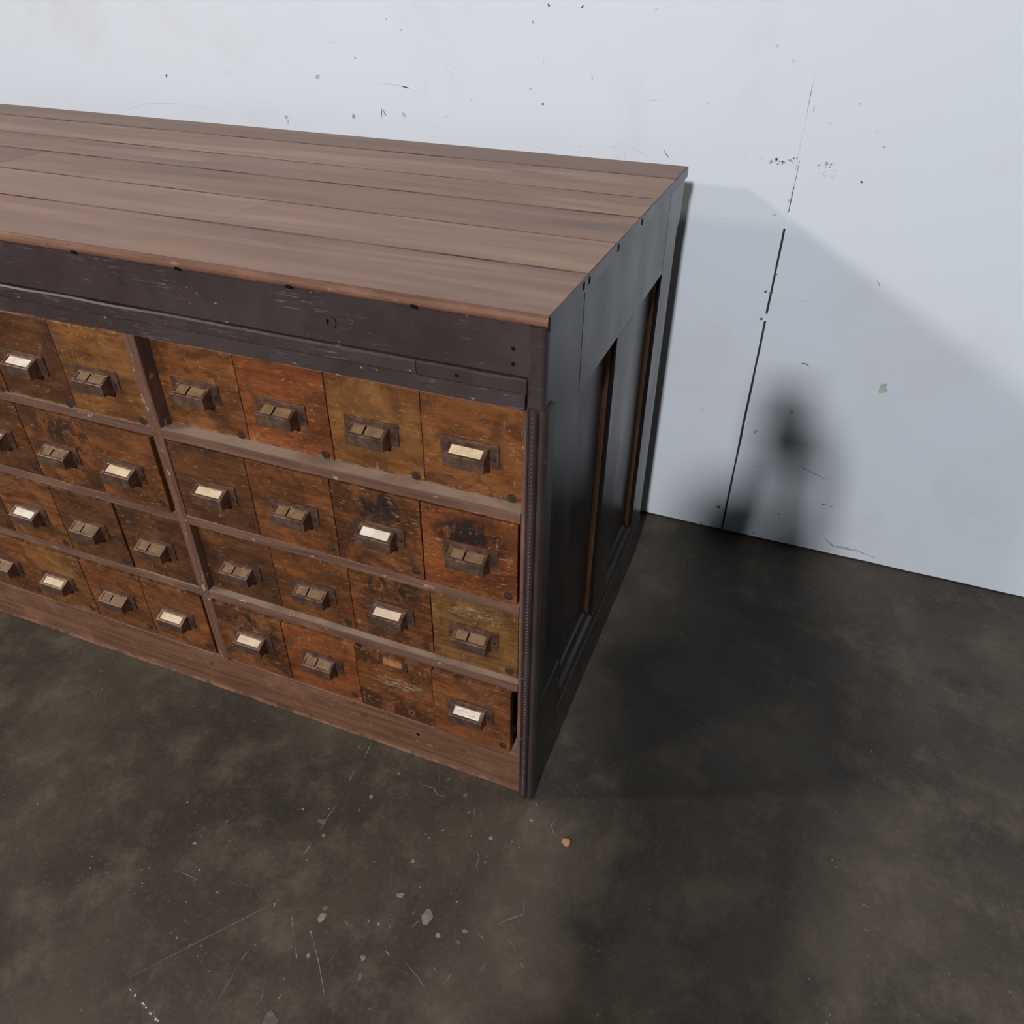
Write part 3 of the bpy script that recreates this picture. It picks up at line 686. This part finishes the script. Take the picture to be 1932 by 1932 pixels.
def me_from(fn, mat, name):
    bm = bmesh.new(); fn(bm); me = bpy.data.meshes.new(name); bm.to_mesh(me); bm.free(); me.materials.append(M[mat]); return me
def _plate(bm): box(bm, -.0472, .0472, -.0030, 0.0, -.0380, 0.0); bevel(bm, .0010, 2)
PLATE = me_from(_plate, 'metal', 'pull_plate')
def _scr(bm): cyl(bm, (0, 0, 0), .0034, .0010, seg=14, taper=.8)
PSCREW = me_from(_scr, 'screw', 'pull_screw')
def _rod(bm):
    cyl(bm, (0, 0, 0), .0080, .0006, seg=22, taper=.95); cyl(bm, (0, -.0006, 0), .0052, .0007, seg=18, taper=.8)
ROD = me_from(_rod, 'screw', 'rod_screw')
def _rodslot(bm): cyl(bm, (0, 0, 0), .0030, .0004, seg=12)

def card(d, px, pz, mat, ink, seed):
    rd = random.Random(seed); t = rd.uniform(-.0006, .0006)
    bm = bmesh.new(); a, b = .0056, HL - .0050; xa, xb = -wx + .0024, wx - .0022
    P = []
    for lift in (-.0006, -.0010):
        for (x, u) in ((xa, a + t), (xb, a - t), (xb, b - t), (xa, b + t)): P.append(bm.verts.new(on_slope(x, u, lift)))
    bm.faces.new(P[:4]); bm.faces.new(P[4:][::-1])
    for i in range(4): bm.faces.new((P[i], P[4 + i], P[4 + (i + 1) % 4], P[(i + 1) % 4]))
    bmesh.ops.recalc_face_normals(bm, faces=bm.faces)
    c = link('label_card', bm, mat, d, (px, 0, pz)); c['label'] = {'paper_cream': 'yellowed paper card', 'paper_white': 'white paper card', 'paper_buff': 'buff paper card'}[mat]
    if not ink: return
    bm = bmesh.new()
    def stroke(pts, w):
        L, R_ = ribbon_pts(pts, w, rd, 2, .1)
        A = [bm.verts.new(on_slope(p.x, p.y, -.0004)) for p in L]; B = [bm.verts.new(on_slope(p.x, p.y, -.0004)) for p in R_]
        for i in range(len(A) - 1): bm.faces.new((A[i], A[i + 1], B[i + 1], B[i]))
    for (x0, x1, u, hgt, kind) in ink:
        x = x0
        while x < x1:
            k = rd.choice((0, 1, 2, 3)); w = hgt * rd.uniform(.45, .75)
            if kind == 'type':
                if k == 0: stroke([(x, u), (x, u + hgt)], .00022)
                elif k == 1: stroke([(x, u + hgt), (x + w * .5, u), (x + w, u + hgt)], .00022)
                elif k == 2: stroke([(x + w, u), (x, u + hgt * .5), (x + w, u + hgt)], .00022)
                else: stroke([(x, u + hgt * .5), (x + w, u + hgt * .5)], .00022); stroke([(x, u), (x, u + hgt)], .00022)
                x += w + hgt * .28 + (hgt if rd.random() < .15 else 0)
            else:
                stroke([(x, u + hgt), (x + w * .4, u), (x + w * .7, u + hgt), (x + w * 1.2, u + hgt * .4)], .00026); x += w * 1.25
    link('handwriting', bm, 'ink', d, (px, 0, pz))

TYPED3 = [(-.020, .016, .0072, .0016, 'type'), (-.013, .010, .0110, .0022, 'type'), (-.014, .012, .0150, .0022, 'type')]
TYPED4 = [(-.021, .020, .0072, .0016, 'type'), (-.010, .002, .0108, .0022, 'type'), (-.010, .004, .0148, .0020, 'type')]
HAND = [(-.019, .002, .0100, .0032, 'hand'), (.002, .020, .0150, .0024, 'hand')]
FAINT = [(-.016, .012, .0125, .0008, 'type')]
DASH = [(.000, .004, .0080, .0006, 'type')]

# bay, row, col : material, recess, pull centre x, pull top z, card, ink, tilt
SPEC = {
 (0,0,0): ('d_amber', .0255, -.620, .785, None, None), (0,0,1): ('d_red', .0250, -.453, .782, None, None),
 (0,0,2): ('d_gold', .0245, -.288, .783, None, None), (0,0,3): ('d_amber', .0225, -.122, .785, 'paper_cream', TYPED3),
 (0,1,0): ('d_dark', .0005, -.612, .601, 'paper_cream', TYPED4), (0,1,1): ('d_brown', .0000, -.443, .603, None, None),
 (0,1,2): ('d_stain_low', -.0005, -.279, .606, 'paper_white', DASH), (0,1,3): ('d_stain', -.0005, -.115, .609, None, None),
 (0,2,0): ('d_dark', .0150, -.613, .409, None, None), (0,2,1): ('d_brown', .0140, -.446, .409, None, None),
 (0,2,2): ('d_stain_low', .0130, -.283, .414, 'paper_buff', None), (0,2,3): ('d_olive', .0125, -.120, .417, None, None),
 (0,3,0): ('d_stain_low', -.0020, -.609, .237, 'paper_buff', FAINT), (0,3,1): ('d_red', -.0015, -.445, .237, None, None),
 (0,3,2): ('d_scraped', -.0030, None, None, None, None), (0,3,3): ('d_brown', -.0050, -.124, .236, 'paper_white', HAND),
 (1,0,3): ('d_gold', .0005, -.807, .785, None, None), (1,1,3): ('d_brown', -.0030, -.812, .599, 'paper_cream', None),
 (1,2,3): ('d_dark', .0030, -.805, .417, None, None), (1,3,3): ('d_brown', -.0010, -.807, .230, 'paper_buff', FAINT),
 (1,3,2): ('d_brown', -.0010, -.965, .230, None, None),
}
MATS = ('d_amber', 'd_brown', 'd_red', 'd_dark', 'd_gold', 'd_stain_low')
WORD = {'d_amber': 'amber-brown', 'd_red': 'reddish', 'd_gold': 'golden', 'd_dark': 'dark brown', 'd_brown': 'brown', 'd_stain': 'black-stained', 'd_stain_low': 'smudged brown', 'd_olive': 'olive worn', 'd_scraped': 'scraped'}
rd = random.Random(77)
for bay in range(3):
    off = -BAY * bay
    for r, (zb, zt) in enumerate(ROWS):
        for c in range(4):
            sp = SPEC.get((bay, r, c))
            x0, x1 = COLS[c] + off, COLS[c + 1] + off
            if sp is None:
                sp = (rd.choice(MATS), rd.choice((.0, .001, .012, -.002)), (x0 + x1) / 2 - .004, zb + .098 + rd.uniform(-.004, .004),
                      rd.choice((None, None, 'paper_buff', 'paper_white')), None)
            mat, rec, px, pz, paper, ink = sp
            gl, gr = .0010, .0010
            if c == 0: gl = .0028
            if c == 3: gr = .0040 if rec > .005 else .0026
            if (bay, r, c) == (0, 3, 3): gr = .0100
            if (bay, r, c) == (0, 0, 3): gr = .0062
            if (bay, r, c) == (1, 1, 3): gr = .0105
            if (bay, r, c) == (1, 3, 3): gr = .0085
            if (bay, r, c) == (1, 0, 3): gr = .0010
            top_gap = .0016 if r in (0, 2) else (.0030 if r == 1 else .0060)
            xa, xb = x0 + gl, x1 - gr; za, zc = zb + .0008, zt - top_gap
            cx, cz = (xa + xb) / 2, (za + zc) / 2; hw, hh = (xb - xa) / 2, (zc - za) / 2
            bm = bmesh.new(); box(bm, -hw, hw, 0.0, .0170, -hh, hh); bevel(bm, .0011, 2)
            for (a, b, e, f) in ((-hw + .006, -hw + .015, -hh + .012, hh - .03), (hw - .015, hw - .006, -hh + .012, hh - .03), (-hw + .006, hw - .006, -hh + .004, -hh + .012)):
                box(bm, a, b, .0165, .27, e, f)
            d = link('drawer', bm, mat, cab, (cx, rec, cz))
            rz = rd.uniform(-.0025, .0025)
            if (bay, r, c) == (0, 3, 3): rz = .008
            if (bay, r, c) == (1, 1, 3): rz = -.012
            d.rotation_euler = (0, rd.uniform(-.0012, .0012), rz)
            d['label'] = WORD[mat] + ' drawer front with ' + ('a small empty label frame' if px is None else ('a paper card in its metal pull' if paper else 'an empty metal card pull'))
            # rod screw, bottom right
            s_ = link_mesh('rod_screw', ROD, d, (hw - .0150, .0, -hh + .0165 - (.010 if r == 0 else .003 if r == 2 else 0) + .0))
            if px is None:
                bm = bmesh.new(); fx0, fx1, fz0, fz1 = -.3100 - cx, -.2515 - cx, .2655 - cz, .2900 - cz
                for (a, b, e, f) in ((fx0, fx1, fz1 - .0035, fz1), (fx0, fx1, fz0, fz0 + .0045), (fx0, fx0 + .0070, fz0, fz1), (fx1 - .0110, fx1, fz0, fz1)):
                    box(bm, a, b, -.0022, .0002, e, f)
                bevel(bm, .0005); link('label_frame', bm, 'metal', d)
                bbox('label_insert', fx0 + .003, fx1 - .004, -.0008, .0005, fz0 + .002, fz1 - .002, 'insert', d, 0)
                for qx, qz in ((-.2980, .1480), (-.2510, .1495)):
                    bm = bmesh.new(); R0, R1 = .0040, .0080
                    for k in range(20):
                        t0, t1 = 2 * math.pi * k / 20, 2 * math.pi * (k + 1) / 20
                        bm.faces.new([bm.verts.new((qx - cx + q * math.cos(t), -.0003, qz - cz + q * math.sin(t))) for t, q in ((t0, R0), (t1, R0), (t1, R1), (t0, R1))])
                    for f in bm.faces:
                        f.normal_update()
                        if f.normal.y > 0: f.normal_flip()
                    link('plug_ring', bm, 'nose', d)
                continue
            lx, lz = px - cx, pz - cz
            link_mesh('pull_plate', PLATE, d, (lx, 0, lz)); link_mesh('pull_hood', HOOD, d, (lx, 0, lz))
            for sx in (-.0402, .0402): link_mesh('pull_screw', PSCREW, d, (lx + sx, -.0028, lz - .0235))
            if paper: card(d, lx, lz, paper, ink, 100 * bay + 10 * r + c)
            link_mesh('card_clip', SPR_L, d, (lx, 0, lz)); link_mesh('card_clip', SPR_R, d, (lx, 0, lz))

# ------------------------------------------------------------------ the photographer, standing behind the lens: casts the soft shadow on floor and wall
M['skin'] = flat('skin', (.42, .24, .17), .55)
M['jacket'] = mottled('dark_jacket_cloth', (.018, .020, .026), (.030, .032, .040), 120, .9, .2)
M['trousers'] = mottled('dark_trouser_cloth', (.020, .022, .030), (.034, .036, .046), 140, .9, .2)
M['hair'] = mottled('brown_hair', (.018, .011, .007), (.035, .022, .014), 160, .6, .4)
M['shoe'] = flat('black_shoe', (.012, .012, .012), .5)
M['eye'] = flat('eye', (.60, .58, .55), .3)
M['phone'] = flat('black_phone', (.010, .010, .012), .25)

def skin_mesh(name, verts, edges, mat, parent=None, root=0, sub=2):
    me = bpy.data.meshes.new(name)
    keys = list(verts); idx = {k: i for i, k in enumerate(keys)}
    me.from_pydata([verts[k][0] for k in keys], [(idx[a], idx[b]) for a, b in edges], [])
    o = bpy.data.objects.new(name, me); COL.objects.link(o); me.materials.append(M[mat])
    sk = o.modifiers.new('skin', 'SKIN')
    if not me.skin_vertices: me.attributes.new('skin', 'FLOAT_VECTOR', 'POINT')
    for i, k in enumerate(keys):
        r = verts[k][1]; sv = me.skin_vertices[0].data[i]
        sv.radius = (r, r) if not isinstance(r, tuple) else r
        sv.use_root = (i == root)
    sk.use_smooth_shade = True
    s2 = o.modifiers.new('subdivision', 'SUBSURF'); s2.levels = sub; s2.render_levels = sub
    if parent: o.parent = parent
    return o

BX, BY = .345, -1.58
def V(x, y, z): return (BX + x, BY + y, z)
camp = Vector((0.28765, -0.86764, 1.36561))
pc = camp - fwd * .014 + down * .045 + right * .030                      # phone centre
def ph(a, b, c): q = pc + right * a + down * b + fwd * c; return tuple(q)
bodyv = {
 'pelvis': (V(0, 0, .80), .085), 'waist': (V(0, .01, .95), .080), 'chest': (V(0, .02, 1.14), .095), 'collar': (V(0, .025, 1.25), .055),
 'neck': (V(0, .04, 1.305), .048), 'jaw': (V(-.07, .075, 1.345), .062), 'head': (V(-.07, .070, 1.405), .078), 'crown': (V(-.07, .055, 1.455), .058),
 'nose': (V(-.073, .160, 1.380), .012)}
bodye = [('pelvis', 'waist'), ('waist', 'chest'), ('chest', 'collar'), ('collar', 'neck'), ('neck', 'jaw'), ('jaw', 'head'), ('head', 'crown'), ('head', 'nose')]
for s, nm in ((-1, 'l'), (1, 'r')):
    hand = ph((.062 if s > 0 else .050) * s, .055, -.012)
    wrist = ph(.040 * s, .115, -.050)
    bodyv['ear' + nm] = (V(-.07 + .082 * s, .060, 1.395), .014); bodye.append(('head', 'ear' + nm))
    bodyv['sh' + nm] = (V(.155 * s, .025, 1.215), .044); bodye.append(('collar', 'sh' + nm))
    bodyv['el' + nm] = (V(.075 * s, .20, .99), .042); bodye.append(('sh' + nm, 'el' + nm))
    bodyv['wr' + nm] = (wrist, .027); bodye.append(('el' + nm, 'wr' + nm))
    bodyv['pa' + nm] = (hand, .026); bodye.append(('wr' + nm, 'pa' + nm))
    for k, ln in enumerate((.060, .068, .064, .050)):     # four fingers curl round the back of the phone
        b0 = ph(.048 * s, .040 - .018 * k + .012, -.010); b1 = ph((.044) * s, .036 - .018 * k + .010, .0); b2 = ph((.044 - ln * .45) * s, .034 - .018 * k + .010, .006)
        bodyv['f%d0%s' % (k, nm)] = (b0, .0085); bodyv['f%d1%s' % (k, nm)] = (b1, .0080); bodyv['f%d2%s' % (k, nm)] = (b2, .0070)
        bodye += [('pa' + nm, 'f%d0%s' % (k, nm)), ('f%d0%s' % (k, nm), 'f%d1%s' % (k, nm)), ('f%d1%s' % (k, nm), 'f%d2%s' % (k, nm))]
    bodyv['t0' + nm] = (ph(.040 * s, .058, -.026), .0105); bodyv['t1' + nm] = (ph(.022 * s, .035, -.024), .0090)   # thumb on the screen side
    bodye += [('pa' + nm, 't0' + nm), ('t0' + nm, 't1' + nm)]
    bodyv['hip' + nm] = (V(.085 * s, 0, .76), .066); bodye.append(('pelvis', 'hip' + nm))
    bodyv['kn' + nm] = (V(.105 * s, .02, .42), .055); bodye.append(('hip' + nm, 'kn' + nm))
    bodyv['an' + nm] = (V(.115 * s, -.01, .085), .038); bodye.append(('kn' + nm, 'an' + nm))
    bodyv['toe' + nm] = (V(.130 * s, .14, .036), .032); bodye.append(('an' + nm, 'toe' + nm))
person = bpy.data.objects.new('person', None); COL.objects.link(person)
person['label'] = 'person in dark jacket standing in front of the cabinet holding up a phone'; person['category'] = 'person'
skin_mesh('body', bodyv, bodye, 'skin', person)
g = lambda *ks: {k: bodyv[k] for k in ks}
def grow(d, f, a): return {k: (p, r * f + a) for k, (p, r) in d.items()}
jk = grow(g('ell', 'elr'), 1.04, .014)
jk.update({'pelvis': (V(0, 0, .80), .172), 'waist': (V(0, .01, .95), .160), 'chest': (V(0, .02, 1.10), .170), 'collar': (V(0, .025, 1.235), .105), 'nape': (V(0, .035, 1.300), .066), 'hem': (V(0, 0, .64), .172),
 'shl': (V(-.155, .025, 1.21), .074), 'shr': (V(.155, .025, 1.21), .074)})
for s, nm in ((-1, 'l'), (1, 'r')):
    e, w = Vector(bodyv['el' + nm][0]), Vector(bodyv['wr' + nm][0]); jk['cuff' + nm] = (tuple(e.lerp(w, .86)), .038)
skin_mesh('jacket', jk, [('hem', 'pelvis'), ('collar', 'nape'), ('pelvis', 'waist'), ('waist', 'chest'), ('chest', 'collar'), ('collar', 'shl'), ('shl', 'ell'), ('ell', 'cuffl'), ('collar', 'shr'), ('shr', 'elr'), ('elr', 'cuffr')], 'jacket', person)
tr = grow(g('pelvis', 'hipl', 'knl', 'anl', 'hipr', 'knr', 'anr'), 1.10, .014)
tr['pelvis'] = (V(0, 0, .84), .085); tr['belt'] = (V(0, .01, .92), .090)
skin_mesh('trousers', tr, [('belt', 'pelvis'), ('pelvis', 'hipl'), ('hipl', 'knl'), ('knl', 'anl'), ('pelvis', 'hipr'), ('hipr', 'knr'), ('knr', 'anr')], 'trousers', person)
for s, nm in ((-1, 'l'), (1, 'r')):
    sh = {'heel': (V(.113 * s, -.045, .040), .040), 'mid': (V(.120 * s, .05, .042), .042), 'toe': (V(.133 * s, .165, .034), .034)}
    skin_mesh('shoe', sh, [('heel', 'mid'), ('mid', 'toe')], 'shoe', person, 1)
bm = bmesh.new(); bmesh.ops.create_uvsphere(bm, u_segments=20, v_segments=14, radius=1.0)
for v in bm.verts: v.co = Vector((v.co.x * .092, v.co.y * .104, v.co.z * .102))
bmesh.ops.delete(bm, geom=[v for v in bm.verts if v.co.y > .03 and v.co.z < .045 or v.co.z < -.075], context='VERTS')
link('hair', bm, 'hair', person, V(-.07, .062, 1.418), smooth=True)
for s in (-1, 1):
    bm = bmesh.new(); bmesh.ops.create_uvsphere(bm, u_segments=10, v_segments=8, radius=.012)
    link('eye', bm, 'eye', person, V(-.07 + .031 * s, .138, 1.405))
bm = bmesh.new(); box(bm, -.038, .038, -.078, .078, -.0045, .0045); bevel(bm, .003, 2)
phone = link('phone', bm, 'phone')
pm = Matrix.Identity(4)
for i in range(3): pm[i][0] = right[i]; pm[i][1] = -down[i]; pm[i][2] = -fwd[i]
pm.translation = pc - fwd * .0
phone.matrix_world = pm
phone['label'] = 'black phone held up in both hands in front of the cabinet'; phone['category'] = 'phone'
